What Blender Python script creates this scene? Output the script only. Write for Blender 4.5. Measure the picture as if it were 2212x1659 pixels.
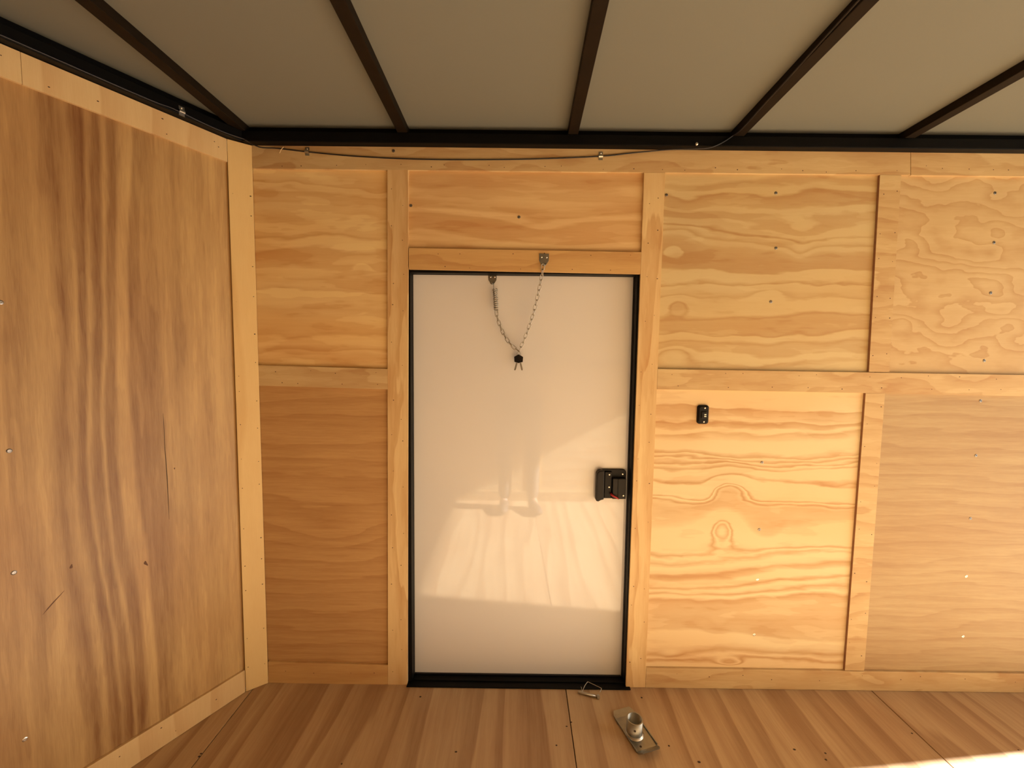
import bpy, bmesh, math, random
from mathutils import Vector, Matrix
for o in list(bpy.data.objects): bpy.data.objects.remove(o)
scene = bpy.context.scene
COL = scene.collection
R = math.radians

# ------------------------------------------------------------------ camera, sky, sun, exposure
IMW, IMH, FPX = 2212.0, 1659.0, 890.6
YAW, PITCH, ROLL = -0.0017, -0.0678, 0.0118
CAM = Vector((0.0, -1.5574, 1.3125))
_f = Vector((math.sin(YAW)*math.cos(PITCH), math.cos(YAW)*math.cos(PITCH), math.sin(PITCH)))
_r0 = Vector((math.cos(YAW), -math.sin(YAW), 0.0)); _u0 = _r0.cross(_f)
_r = _r0*math.cos(ROLL) + _u0*math.sin(ROLL); _u = -_r0*math.sin(ROLL) + _u0*math.cos(ROLL)
cd = bpy.data.cameras.new('camera'); cam = bpy.data.objects.new('camera', cd); COL.objects.link(cam)
cd.sensor_width = 36.0; cd.lens = 36.0*FPX/IMW; cd.clip_start = 0.01
m3 = Matrix((_r, _u, -_f)).transposed()
cam.matrix_world = Matrix.Translation(CAM) @ m3.to_4x4()
scene.camera = cam

REAR = 3.10                      # x of the open rear end
HEAD = 1.96                      # height of the rear opening
sun_dir = Vector((-1.0, -0.115, -HEAD/(REAR+0.50)))
sd = bpy.data.lights.new('sun', 'SUN'); sd.energy = 22.0; sd.angle = R(0.9); sd.color = (0.96, 1.0, 1.04)
sun = bpy.data.objects.new('sun', sd); COL.objects.link(sun)
sun.rotation_euler = sun_dir.to_track_quat('-Z', 'Y').to_euler(); sun.location = (8, 1, 5)

world = bpy.data.worlds.new('world'); scene.world = world; world.use_nodes = True
wn = world.node_tree.nodes; wl = world.node_tree.links; wn.clear()
sky = wn.new('ShaderNodeTexSky'); sky.sky_type = 'NISHITA'; sky.sun_disc = False
sky.sun_elevation = math.atan2(-sun_dir.z, math.hypot(sun_dir.x, sun_dir.y)); sky.sun_rotation = R(90+6)
sky.air_density = 1.0; sky.dust_density = 2.5; sky.ozone_density = 1.0
bg = wn.new('ShaderNodeBackground'); bg.inputs['Strength'].default_value = 0.07
wo = wn.new('ShaderNodeOutputWorld'); wl.new(sky.outputs[0], bg.inputs[0]); wl.new(bg.outputs[0], wo.inputs[0])

vs = scene.view_settings
vs.view_transform = 'Standard'; vs.look = 'None'; vs.gamma = 1.0; vs.use_curve_mapping = False
vs.exposure = 1.05

# ------------------------------------------------------------------ measuring helpers
def ray(px, py): return _f + _r*((px-IMW/2)/FPX) - _u*((py-IMH/2)/FPX)
def on_plane(px, py, n, d):
    n = Vector(n); v = ray(px, py); t = (d - n.dot(CAM))/n.dot(v); return CAM + v*t
def wl_(px, py, y=0.0): return on_plane(px, py, (0, 1, 0), y)
def fl_(px, py, z=0.0): return on_plane(px, py, (0, 0, 1), z)
NA = R(29.58); NX = -0.996
N_IN = Vector((math.cos(NA), -math.sin(NA), 0)); N_DIR = Vector((-math.sin(NA), -math.cos(NA), 0))
N_O = Vector((NX, 0, 0))
def ns_(px, py, off=0.0): return on_plane(px, py, N_IN, N_IN.dot(N_O)+off)
def nose_pt(s, z, off=0.0): return N_O + N_DIR*s + N_IN*off + Vector((0, 0, z))

WID = 2.0            # inside width: opposite wall at y = -WID
PAN = 0.010          # panels sit this far behind the face of the battens
DOORY = 0.055
CEIL = 2.132; BOW = 2.1045; RF = .030     # RF: the rails stand this far proud of the battens

# ------------------------------------------------------------------ object helpers
def obj(name, bm, mat, parent=None, smooth=False):
    me = bpy.data.meshes.new(name)
    bmesh.ops.recalc_face_normals(bm, faces=bm.faces[:])
    bm.to_mesh(me); bm.free()
    if mat: me.materials.append(mat)
    if smooth:
        for p in me.polygons: p.use_smooth = True
    o = bpy.data.objects.new(name, me); COL.objects.link(o)
    if parent: o.parent = parent
    return o
def link_copy(src, parent=None, mw=None):
    c = src.copy(); COL.objects.link(c)
    if parent: c.parent = parent
    if mw is not None: c.matrix_basis = mw
    return c
def empty(name, loc=(0, 0, 0)):
    o = bpy.data.objects.new(name, None); COL.objects.link(o); o.location = loc; o.empty_display_size = 0.05
    return o
def tag(o, label, cat, group=None):
    o['label'] = label; o['category'] = cat
    if group: o['group'] = group
    return o
def struct(o, label=None, cat=None):
    o['kind'] = 'structure'
    if label: o['label'] = label
    if cat: o['category'] = cat
    return o
def box(bm, a, b, bev=0.0):
    a, b = Vector(a), Vector(b)
    r = bmesh.ops.create_cube(bm, size=1.0)
    vsx = r['verts']
    c = (a+b)/2; d = b-a
    for v in vsx: v.co = Vector((v.co.x*d.x, v.co.y*d.y, v.co.z*d.z)) + c
    if bev > 0:
        es = list({e for v in vsx for e in v.link_edges})
        bmesh.ops.bevel(bm, geom=es, offset=bev, segments=2, profile=0.6, affect='EDGES')
def prism(bm, pts, ext, bev=0.0):
    """polygon of points pushed along ext"""
    ext = Vector(ext)
    a = [bm.verts.new(Vector(p)) for p in pts]; b = [bm.verts.new(Vector(p)+ext) for p in pts]
    n = len(pts); fs = [bm.faces.new(a), bm.faces.new(list(reversed(b)))]
    for i in range(n): fs.append(bm.faces.new((a[i], b[i], b[(i+1) % n], a[(i+1) % n])))
    bmesh.ops.recalc_face_normals(bm, faces=fs)
    if bev > 0:
        es = list({e for v in a+b for e in v.link_edges})
        bmesh.ops.bevel(bm, geom=es, offset=bev, segments=2, profile=0.6, affect='EDGES')
def sweep(bm, pts, rad, seg=8, closed=False):
    pts = [Vector(p) for p in pts]; n = len(pts); rings = []; up = None
    for i, p in enumerate(pts):
        if closed: t = (pts[(i+1) % n]-pts[i-1])
        else: t = pts[min(i+1, n-1)]-pts[max(i-1, 0)]
        t.normalize()
        if up is None:
            up = Vector((0, 0, 1)) if abs(t.z) < 0.9 else Vector((1, 0, 0))
        s = t.cross(up).normalized(); up = s.cross(t).normalized()
        rr = rad[i] if isinstance(rad, (list, tuple)) else rad
        rings.append([bm.verts.new(p + (s*math.cos(2*math.pi*k/seg) + up*math.sin(2*math.pi*k/seg))*rr) for k in range(seg)])
    m = n if closed else n-1
    for i in range(m):
        A, B = rings[i], rings[(i+1) % n]
        for k in range(seg): bm.faces.new((A[k], A[(k+1) % seg], B[(k+1) % seg], B[k]))
    if not closed:
        bm.faces.new(list(reversed(rings[0]))); bm.faces.new(rings[-1])
def lathe(bm, prof, seg=20, M=None):
    rings = []
    for r_, z in prof:
        ring = []
        for k in range(seg):
            a = 2*math.pi*k/seg; v = Vector((r_*math.cos(a), r_*math.sin(a), z))
            ring.append(bm.verts.new(M @ v if M else v))
        rings.append(ring)
    for i in range(len(rings)-1):
        A, B = rings[i], rings[i+1]
        for k in range(seg): bm.faces.new((A[k], A[(k+1) % seg], B[(k+1) % seg], B[k]))
    return rings
def rrect(w, h, r_, n=5):
    out = []
    for cx, cy, a0 in ((w/2-r_, h/2-r_, 0), (-w/2+r_, h/2-r_, 90), (-w/2+r_, -h/2+r_, 180), (w/2-r_, -h/2+r_, 270)):
        for i in range(n+1):
            a = R(a0+90*i/n); out.append((cx+r_*math.cos(a), cy+r_*math.sin(a)))
    return out

# ------------------------------------------------------------------ materials
def new_mat(name):
    m = bpy.data.materials.new(name); m.use_nodes = True
    nt = m.node_tree; b = nt.nodes['Principled BSDF']
    return m, nt, b
def plain(name, col, rough=0.5, metal=0.0, coat=0.0, noise=0.0, nscale=40.0, spec=0.5, bump=0.0):
    m, nt, b = new_mat(name)
    b.inputs['Base Color'].default_value = (*col, 1); b.inputs['Roughness'].default_value = rough
    b.inputs['Metallic'].default_value = metal; b.inputs['Coat Weight'].default_value = coat
    b.inputs['Specular IOR Level'].default_value = spec
    if noise or bump:
        tc = nt.nodes.new('ShaderNodeTexCoord'); nz = nt.nodes.new('ShaderNodeTexNoise')
        nz.inputs['Scale'].default_value = nscale; nz.inputs['Detail'].default_value = 4
        nt.links.new(tc.outputs['Object'], nz.inputs['Vector'])
        if noise:
            mx = nt.nodes.new('ShaderNodeMix'); mx.data_type = 'RGBA'; mx.blend_type = 'MIX'
            mx.inputs[6].default_value = (*[c*(1-noise) for c in col], 1); mx.inputs[7].default_value = (*[min(1, c*(1+noise)) for c in col], 1)
            nt.links.new(nz.outputs['Fac'], mx.inputs[0]); nt.links.new(mx.outputs[2], b.inputs['Base Color'])
        if bump:
            bp = nt.nodes.new('ShaderNodeBump'); bp.inputs['Strength'].default_value = bump; bp.inputs['Distance'].default_value = 0.002
            nt.links.new(nz.outputs['Fac'], bp.inputs['Height']); nt.links.new(bp.outputs[0], b.inputs['Normal'])
    return m

class NB:
    def __init__(s, nt): s.nt = nt
    def math(s, op, a, b=None, c=None):
        n = s.nt.nodes.new('ShaderNodeMath'); n.operation = op
        for i, v in enumerate((a, b, c)):
            if v is None: continue
            if isinstance(v, (int, float)): n.inputs[i].default_value = v
            else: s.nt.links.new(v, n.inputs[i])
        return n.outputs[0]
    def vec(s, op, a, b=None):
        n = s.nt.nodes.new('ShaderNodeVectorMath'); n.operation = op
        for i, v in enumerate((a, b)):
            if v is None: continue
            if isinstance(v, (tuple, list, Vector)): n.inputs[i].default_value = tuple(v)
            else: s.nt.links.new(v, n.inputs[i])
        return n.outputs['Value'] if op in ('DOT_PRODUCT', 'LENGTH') else n.outputs['Vector']
    def comb(s, x, y, z):
        n = s.nt.nodes.new('ShaderNodeCombineXYZ')
        for i, v in enumerate((x, y, z)):
            if isinstance(v, (int, float)): n.inputs[i].default_value = v
            else: s.nt.links.new(v, n.inputs[i])
        return n.outputs[0]
    def noise(s, vec, detail=2.0, rough=0.5, dist=0.0):
        n = s.nt.nodes.new('ShaderNodeTexNoise'); n.inputs['Scale'].default_value = 1.0
        n.inputs['Detail'].default_value = detail; n.inputs['Roughness'].default_value = rough; n.inputs['Distortion'].default_value = dist
        s.nt.links.new(vec, n.inputs['Vector']); return n.outputs['Fac']
    def ramp(s, fac, stops):
        n = s.nt.nodes.new('ShaderNodeValToRGB'); e = n.color_ramp.elements
        while len(e) > 1: e.remove(e[-1])
        for i, (p, v) in enumerate(stops):
            el = e[0] if i == 0 else e.new(min(1, max(0, p)))
            if i == 0: el.position = min(1, max(0, p))
            el.color = (v, v, v, 1) if isinstance(v, (int, float)) else (*v, 1)
        s.nt.links.new(fac, n.inputs[0]); return n.outputs[0]
    def mix(s, fac, a, b):
        n = s.nt.nodes.new('ShaderNodeMix'); n.data_type = 'RGBA'
        for i, v in ((0, fac), (6, a), (7, b)):
            if isinstance(v, (int, float)): n.inputs[i].default_value = v
            elif isinstance(v, (tuple, list)): n.inputs[i].default_value = (*v[:3], 1)
            else: s.nt.links.new(v, n.inputs[i])
        return n.outputs[2]

def wood(name, U, V, light, dark, stops=None, blobs=(), warp=(0.014, 0.006), wscale=((2.2, 7.0), (7.0, 26.0)),
         freq=None, seed=0.0, fiber=0.12, streak=0.10, tint=None, rough=0.5, perobj=False, soft=0.35, blot=0.12, con=0.8, mid=0.42, fade=0.28, gain=1.0, lin=1.0, lens=0.0, lsc=(3.2, 15.0)):
    """rotary cut veneer: tone read along V (across the grain) through a warped coordinate.
    stops: [(v metres, tone 0 light..1 dark)]; blobs: (kind, u, v, su, sv, amp) in metres"""
    light = (light[0]*1.03, light[1]*1.17, light[2]*1.32); dark = (dark[0]*.99, dark[1]*1.02, dark[2]*1.10)
    m, nt, bs = new_mat(name); nb = NB(nt)
    tc = nt.nodes.new('ShaderNodeTexCoord').outputs['Object']
    u = nb.vec('DOT_PRODUCT', tc, U); v = nb.vec('DOT_PRODUCT', tc, V)
    sd_ = seed
    if perobj:
        oi = nt.nodes.new('ShaderNodeObjectInfo')
        sd_ = nb.math('MULTIPLY_ADD', oi.outputs['Random'], 57.0, seed)
    P2 = nb.comb(u, v, 0.0)
    n1 = nb.noise(nb.comb(nb.math('MULTIPLY', u, wscale[0][0]), nb.math('MULTIPLY', v, wscale[0][1]), sd_), 1.5, 0.5)
    n2 = nb.noise(nb.comb(nb.math('MULTIPLY', u, wscale[1][0]), nb.math('MULTIPLY', v, wscale[1][1]), sd_), 2.5, 0.55)
    v_ = v if lin == 1.0 else nb.math('MULTIPLY', v, lin)
    t = nb.math('MULTIPLY_ADD', nb.math('SUBTRACT', n1, 0.5), 2*warp[0], v_)
    t = nb.math('MULTIPLY_ADD', nb.math('SUBTRACT', n2, 0.5), 2*warp[1], t)
    for kind, bu, bv, su, sv, amp in blobs:
        d = nb.vec('SUBTRACT', P2, (bu, bv, 0))
        q = nb.vec('MULTIPLY', d, (1/su, 1/sv, 0))
        g = nb.math('POWER', 2.718282, nb.math('MULTIPLY', nb.vec('DOT_PRODUCT', q, q), -1.0))
        if kind == 's': g = nb.math('MULTIPLY', g, nb.vec('DOT_PRODUCT', d, (0, 1, 0)))
        if kind == 't': g = nb.math('MULTIPLY', g, nb.vec('DOT_PRODUCT', d, (1, 0, 0)))
        t = nb.math('MULTIPLY_ADD', g, amp, t)
    if stops:
        stops = sorted(stops); tone = None; i = 0
        while i < len(stops)-1:
            ch = stops[i:i+31]; a, b = ch[0][0], ch[-1][0]
            fac = nb.math('MULTIPLY_ADD', t, 1/(b-a), -a/(b-a))
            rp = nb.ramp(fac, [((p-a)/(b-a), w) for p, w in ch])
            tone = rp if tone is None else nb.mix(nb.math('GREATER_THAN', t, a), tone, rp)
            i += 30
    else:
        ph = nb.math('FRACT', nb.math('MULTIPLY_ADD', t, freq, nb.math('MULTIPLY', n1, freq*0.02)))
        tone = nb.ramp(ph, [(0, 0.08), (0.45, 0.22), (0.45+soft, 0.72), (0.95, 0.85), (1.0, 0.08)])
        tone = nb.math('MULTIPLY_ADD', nb.math('SUBTRACT', tone, mid), con, mid)
    if gain != 1.0: tone = nb.math('MULTIPLY_ADD', nb.math('SUBTRACT', tone, mid), gain, mid)
    # bands come and go along the sheet
    fd = nb.noise(nb.comb(nb.math('MULTIPLY', u, 2.4), nb.math('MULTIPLY', v, 10.0), nb.math('ADD', sd_, 5.0)), 2.0)
    fd = nb.math('MULTIPLY_ADD', nb.math('SUBTRACT', fd, 0.5), fade*3.0, 1.0)
    tone = nb.math('MULTIPLY_ADD', nb.math('SUBTRACT', tone, mid), fd, mid)
    if lens:                       # pale and dark lens shaped islands with crisp outlines
        ln_ = nb.noise(nb.comb(nb.math('MULTIPLY', u, lsc[0]), nb.math('MULTIPLY', v, lsc[1]), nb.math('ADD', sd_, 71.0)), 3.0, 0.55)
        la = nb.ramp(ln_, [(0.0, 1.0), (0.385, 1.0), (0.40, 0.45), (0.45, 0.0), (0.55, 0.0), (0.585, 0.0), (0.60, 0.0)])
        lb = nb.ramp(ln_, [(0.0, 0.0), (0.57, 0.0), (0.59, 0.75), (0.66, 1.0), (0.69, 1.0), (0.70, 0.3)])
        tone = nb.math('MULTIPLY_ADD', la, lens, tone); tone = nb.math('MULTIPLY_ADD', lb, -lens, tone)
    # blotches, streaks and fibres
    bl = nb.noise(nb.comb(nb.math('MULTIPLY', u, 3.0), nb.math('MULTIPLY', v, 9.0), nb.math('ADD', sd_, 11.0)), 3.0, 0.6)
    st = nb.noise(nb.comb(nb.math('MULTIPLY', u, 5.0), nb.math('MULTIPLY', v, 90.0), nb.math('ADD', sd_, 23.0)), 3.0, 0.6)
    fi = nb.noise(nb.comb(nb.math('MULTIPLY', u, 22.0), nb.math('MULTIPLY', v, 520.0), nb.math('ADD', sd_, 31.0)), 2.0, 0.6)
    tone = nb.math('MULTIPLY_ADD', nb.math('SUBTRACT', bl, 0.5), blot*4, tone)
    tone = nb.math('MULTIPLY_ADD', nb.math('SUBTRACT', st, 0.5), streak*4, tone)
    tone = nb.math('MULTIPLY_ADD', nb.math('SUBTRACT', fi, 0.5), fiber*3, tone)
    col = nb.ramp(tone, [(0.0, light), (1.0, dark)])
    if tint:
        tn = nb.noise(nb.comb(nb.math('MULTIPLY', u, 1.3), nb.math('MULTIPLY', v, 4.0), nb.math('ADD', sd_, 47.0)), 2.0)
        tf = nb.ramp(tn, [(0.42, 0.0), (0.68, 1.0)])
        mul = nt.nodes.new('ShaderNodeMix'); mul.data_type = 'RGBA'; mul.blend_type = 'MULTIPLY'
        nt.links.new(tf, mul.inputs[0]); nt.links.new(col, mul.inputs[6]); mul.inputs[7].default_value = (*tint, 1)
        col = mul.outputs[2]
    nt.links.new(col, bs.inputs['Base Color'])
    bs.inputs['Roughness'].default_value = rough; bs.inputs['Specular IOR Level'].default_value = 0.35
    bp = nt.nodes.new('ShaderNodeBump'); bp.inputs['Strength'].default_value = 0.25; bp.inputs['Distance'].default_value = 0.0006
    nt.links.new(nb.math('ADD', fi, st), bp.inputs['Height']); nt.links.new(bp.outputs[0], bs.inputs['Normal'])
    return m

X, Y, Z = (1, 0, 0), (0, 1, 0), (0, 0, 1)
L1, D1 = (0.76, 0.52, 0.26), (0.56, 0.315, 0.125)          # pale pine veneer
class Zm:                                                    # maps figure measured on the wall to metres
    def __init__(s, ox, oy, k): s.ox, s.oy, s.k = ox, oy, k
    def p(s, a, b): return wl_(s.ox+a/s.k, s.oy+b/s.k, PAN)
    def st(s, col, lst): return [(s.p(col, b).z, t) for b, t in lst]
    def bl(s, lst):
        out = []; mpp = 1.5674/FPX/s.k
        for k, a, b, sa, sb, amp in lst:
            q = s.p(a, b)
            out.append((k, q.x, q.z, sa*mpp, sb*mpp, (-amp*mpp if k == 'b' else (amp if k == 's' else -amp))))
        return out
zl = Zm(1380, 820, 2.44)
LR = zl.st(650, [(40,.15),(100,.12),(150,.22),(158,.72),(200,.5),(222,.2),(230,.78),(250,.5),(263,.03),(276,.08),(286,.55),(300,.4),(335,.08),(370,.15),
  (392,.7),(398,.1),(411,.72),(418,.1),(434,.75),(441,.1),(460,.62),(471,.1),(520,.15),(541,.68),(553,.08),(640,.2),(652,.75),(659,.08),(676,.8),(686,.35),
  (700,.5),(745,.4),(780,.12),(850,.08),(872,.2),(886,.72),(900,.1),(914,.6),(935,.08),(968,.3),(985,.75),(1010,.5),(1030,.1),(1060,.2),(1078,.68),(1095,.1),
  (1112,.3),(1125,.72),(1148,.1),(1158,.3),(1172,.75),(1200,.55),(1250,.5),(1275,.6),(1330,.45),(1346,.1),(1395,.12),(1420,.35),(1440,.65),(1462,.12),(1476,.75),(1490,.2),(1520,.1)])
LRB = zl.bl([('b',475,575,120,90,125),('b',440,775,80,95,150),('s',60,700,230,110,-.78),('t',600,1010,700,130,.17),('s',900,1270,330,120,-.72),('b',430,640,200,40,-22),
  ('b',680,790,90,70,-85),('b',350,560,60,90,-28),('b',170,1440,55,26,-45),('b',480,1490,70,22,-70),('s',1060,550,170,60,-.6),('b',420,1290,60,60,-55),('t',600,150,500,90,-.06)])
zu = Zm(1380, 340, 3.19)
UR = zu.st(700, [(90,.25),(125,.15),(150,.55),(185,.45),(198,.12),(225,.15),(240,.7),(262,.55),(330,.45),(345,.15),(372,.2),(385,.5),(440,.45),(452,.12),(495,.1),(515,.65),(530,.12),
  (556,.25),(580,.6),(596,.2),(620,.2),(640,.45),(700,.6),(795,.65),(806,.15),(860,.15),(882,.68),(890,.15),(945,.25),(968,.5),(980,.12),(1080,.12),(1104,.7),(1120,.45),(1200,.5),
  (1216,.7),(1226,.12),(1262,.15),(1283,.62),(1300,.4),(1350,.5),(1366,.12),(1392,.2),(1410,.6),(1436,.3),(1470,.15)])
URB = zu.bl([('b',240,620,130,85,150),('b',270,1020,95,65,130),('b',235,1380,90,65,120),('b',330,330,120,60,-70),('b',900,930,120,45,60),('s',240,1380,120,90,-.6),('s',480,1180,170,70,-.7),('s',920,1175,90,60,-.8),('s',1230,1165,170,70,-.8),
  ('b',1110,480,130,60,-60),('s',1180,470,160,110,-.5),('b',1110,660,90,80,-75),('s',740,470,180,45,-.8),('t',1250,800,500,160,.10),('t',900,300,600,120,.07),('b',300,495,140,30,20),('b',1040,1290,120,40,30),('s',1100,560,140,40,.9)])
ub = Zm(520, 320, 3.07)
UL = ub.st(500, [(120,.3),(165,.3),(205,.45),(232,.7),(245,.3),(285,.35),(300,.7),(345,.55),(380,.62),(392,.42),(430,.4),(490,.58),(500,.4),(540,.42),(572,.45),(592,.75),(612,.1),(658,.12),(682,.68),(740,.5),(780,.55),
  (795,.2),(840,.3),(872,.62),(912,.58),(942,.75),(955,.25),(1035,.3),(1070,.55),(1100,.45),(1150,.4),(1200,.42),(1242,.62),(1258,.15),(1300,.2),(1350,.68),(1360,.3),(1405,.6),(1435,.35),(1460,.3)])
ULB = ub.bl([('s',320,640,90,60,.8),('b',820,430,90,50,60),('b',810,800,50,45,60),('s',700,790,130,50,-.7),('s',340,1305,120,60,.8),('b',330,230,60,30,25),('s',650,880,120,45,-.6),('b',820,1340,150,40,22),('b',900,300,80,50,-40)])
za = Zm(860, 350, 3.687)
AB = za.st(600, [(50,.5),(90,.65),(135,.6),(165,.25),(240,.2),(295,.3),(330,.55),(372,.7),(400,.25),(440,.2),(462,.65),(560,.62),(605,.65),(622,.25),(665,.2),(700,.5)])
ABB = za.bl([('t',1500,420,700,140,.12),('b',1120,500,140,60,-55),('b',150,480,160,60,55),('b',1600,200,400,60,-70),('b',1400,620,400,70,-60),('b',250,150,150,60,-60)])
zf = Zm(1840, 320, 3.073)
FRB = zf.bl([('b',430,480,110,80,65),('b',400,670,80,60,50),('b',380,930,70,60,60),('b',340,1160,60,60,60),('b',980,540,80,80,60),('b',950,690,70,60,-45),('b',920,930,100,70,70),('b',1060,820,110,60,55),('b',700,820,160,60,45),('b',1060,1170,90,60,50)])

wood_lr = wood('pine_veneer_low', X, Z, (0.76,0.545,0.285), (0.55,0.32,0.13), LR, LRB, warp=(0.045,0.020), wscale=((1.8,5.0),(7.0,24.0)), lens=.22, seed=3.1, gain=1.5, fiber=.05, streak=.05, blot=.06, tint=(1,.90,.82))
wood_ur = wood('pine_veneer_high', X, Z, (0.64,0.45,0.215), (0.48,0.28,0.11), UR, URB, warp=(0.060,0.024), wscale=((1.8,5.0),(6.0,22.0)), lens=.25, seed=8.4, gain=1.35, fiber=.06, streak=.05, blot=.07, tint=(.98,.90,.80))
wood_ul = wood('amber_veneer_high', X, Z, (0.88,0.60,0.265), (0.68,0.39,0.145), UL, ULB, warp=(0.045,0.030), wscale=((1.8,5.0),(5.0,24.0)), lens=.30, seed=5.7, gain=1.15, fiber=.06, streak=.08, blot=.08, tint=(.95,.86,.75))
wood_ab = wood('pine_veneer_lintel', X, Z, (0.79,0.50,0.22), (0.58,0.30,0.105), AB, ABB, warp=(0.055,0.025), wscale=((1.6,5.0),(3.0,24.0)), lens=.25, lsc=(2.2,15.0), seed=15.2, gain=1.2, fiber=.08, streak=.08, blot=.08)
wood_fr = wood('swirled_veneer', X, Z, (0.64,0.425,0.20), (0.49,0.285,0.115), None, FRB, warp=(0.10,0.022), wscale=((4.0,7.0),(10,22)), freq=30.0, lin=.35, con=.75, lens=.1, seed=21.3, fiber=.08, streak=.08, soft=.42, blot=.08)
wood_fl = wood('fine_tan_veneer', X, Z, (0.52,0.345,0.165), (0.36,0.21,0.09), None, (), warp=(0.07,0.02), wscale=((1.4,5.0),(4,40)), freq=18.0, con=.35, lens=.10, lsc=(2.5,40.0), seed=27.9, fiber=.16, streak=.16, soft=.4, blot=.06, tint=(.95,.9,.86))
wood_ll = wood('brown_fine_veneer', X, Z, (0.58,0.315,0.118), (0.38,0.18,0.058), None, (('b',-.68,.62,.16,.06,.10),('s',-.68,.58,.2,.08,-.6)), warp=(0.07,0.02), wscale=((1.6,5.0),(4,40)), freq=13.0, con=.4, lens=.12, lsc=(2.5,40.0), seed=33.9, fiber=.16, streak=.16, soft=.4, blot=.10)
wood_bh = wood('batten_cross_grain', X, Z, (0.65,0.43,0.195), (0.48,0.27,0.105), None, (), warp=(0.14,0.03), wscale=((3.0,8.0),(8,30)), freq=11.0, con=.55, lens=.2, lsc=(4.0,22.0), seed=41.0, fiber=.12, streak=.08, perobj=True, blot=.10)
wood_bo = wood('batten_orange_grain', X, Z, (0.68,0.395,0.145), (0.50,0.255,0.085), None, (), warp=(0.12,0.03), wscale=((2.4,8.0),(8,30)), freq=10.0, con=.5, lens=.1, lsc=(3.0,26.0), seed=47.0, fiber=.14, streak=.12, perobj=True, blot=.10)
wood_bv = wood('batten_long_grain', Z, X, (0.76,0.50,0.225), (0.57,0.32,0.12), None, (), warp=(0.14,0.03), wscale=((1.8,9.0),(5,34)), freq=10.0, con=.75, lens=.2, lsc=(3.0,24.0), seed=52.0, fiber=.10, streak=.06, perobj=True, blot=.14)
wood_corner = wood('corner_batten_grain', Z, X, (0.84,0.55,0.22), (0.66,0.38,0.13), None, (), warp=(0.05,0.004), wscale=((1.2,4.0),(6,34)), freq=5.0, con=.35, seed=66.0, fiber=.06, streak=.03, blot=.12)
wood_nb = wood('nose_batten_grain', Z, tuple(N_DIR), (0.76,0.50,0.22), (0.56,0.31,0.12), None, (), warp=(0.04,0.006), wscale=((2.0,4.0),(6,30)), freq=9.0, con=.4, seed=71.0, fiber=.08, streak=.06, perobj=True, blot=.14)
def nsz(px, py): 
    q = ns_(px, py, -PAN); return q.dot(N_DIR), q.z
def nst(py, lst): return [(nsz(px, py)[0], t) for px, t in lst]
NP = nst(1000, [(-250,.5),(-150,.3),(-60,.5),(0,.42),(20,.3),(45,.5),(75,.4),(105,.3),(130,.5),(150,.72),(165,.55),(180,.4),(192,.7),(205,.8),(215,.35),(226,.7),(240,.75),(250,.3),(258,.7),(272,.75),(284,.3),(300,.22),
  (308,.62),(330,.55),(352,.5),(364,.34),(380,.3),(400,.42),(425,.25),(455,.3),(480,.18),(510,.25),(530,.3)])
def nb_(k, px, py, su, sv, amp): s_, z_ = nsz(px, py); return (k, z_, s_, su, sv, amp)
wood_np = wood('nose_veneer', Z, tuple(N_DIR), (0.585,0.335,0.122), (0.22,0.095,0.028), NP,
  [nb_('t',230,1300,.5,.16,-.10), nb_('b',345,1010,.27,.026,.040), nb_('b',430,800,.16,.03,.010), nb_('b',100,600,.35,.08,.02), nb_('b',60,1300,.15,.06,.015), nb_('b',300,300,.22,.09,.02)],
  warp=(0.026,0.008), wscale=((1.0,6.0),(3.5,34)), lens=.14, lsc=(2.5,26.0), seed=83.0, gain=1.15, fade=.3, fiber=.12, streak=.13, blot=.12, rough=.42, tint=(.9,.82,.78))
wood_f = wood('floor_veneer', Y, X, (0.55,0.34,0.165), (0.34,0.19,0.085), None, (), warp=(0.16,0.014), wscale=((.55,4.0),(2.0,26)), freq=8.0, con=.75, soft=.3, lens=.12, lsc=(1.2,30.0), seed=91.0, fiber=.10, streak=.16, perobj=True, blot=.16, rough=.42, tint=(.92,.84,.80))
edge_brown = plain('batten_ply_edge', (0.30, 0.145, 0.07), 0.7, noise=.25, nscale=60)  # brown plywood edge with dark glue lines
steel_black = plain('black_painted_steel', (0.003, 0.0027, 0.0025), 0.5, noise=.3, spec=.12)
steel_brown = plain('dark_brown_primer_steel', (0.013, 0.008, 0.004), 0.6, spec=.12, noise=.35, nscale=25)
white_skin = plain('white_enamel_sheet', (0.76, 0.75, 0.74), 0.03, coat=0.8, spec=0.55)
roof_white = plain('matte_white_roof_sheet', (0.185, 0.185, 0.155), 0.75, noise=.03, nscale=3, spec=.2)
black_plastic = plain('black_plastic', (0.006, 0.005, 0.0048), 0.42, noise=.2, spec=.22)
black_plastic2 = plain('dark_satin_plastic', (0.012, 0.010, 0.009), 0.42, spec=.25)
red_plastic = plain('red_plastic', (0.36, 0.018, 0.02), 0.4)
zinc = plain('zinc_plate', (0.50, 0.47, 0.41), 0.34, metal=1.0, noise=.12, nscale=90, bump=.1)
zinc_dull = plain('galvanised_steel', (0.34, 0.34, 0.31), 0.40, metal=1.0, noise=.22, nscale=45, bump=.15)
chrome = plain('bright_screw_metal', (0.80, 0.78, 0.72), 0.25, metal=1.0)
screw_unlit = plain('unlit_screw_metal', (0.30, 0.28, 0.26), 0.35, metal=1.0)  # dimmer copy of the screw metal, for heads that miss the sun patch
hole_dark = plain('nail_mark', (0.05, 0.025, 0.012), 0.8)
wire_black = plain('black_wire_insulation', (0.012, 0.010, 0.012), 0.4)
tan_nylon = plain('tan_nylon', (0.60, 0.42, 0.20), 0.5)
outer_mat = plain('outer_white_sheet', (0.6, 0.6, 0.6), 0.4)
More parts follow.
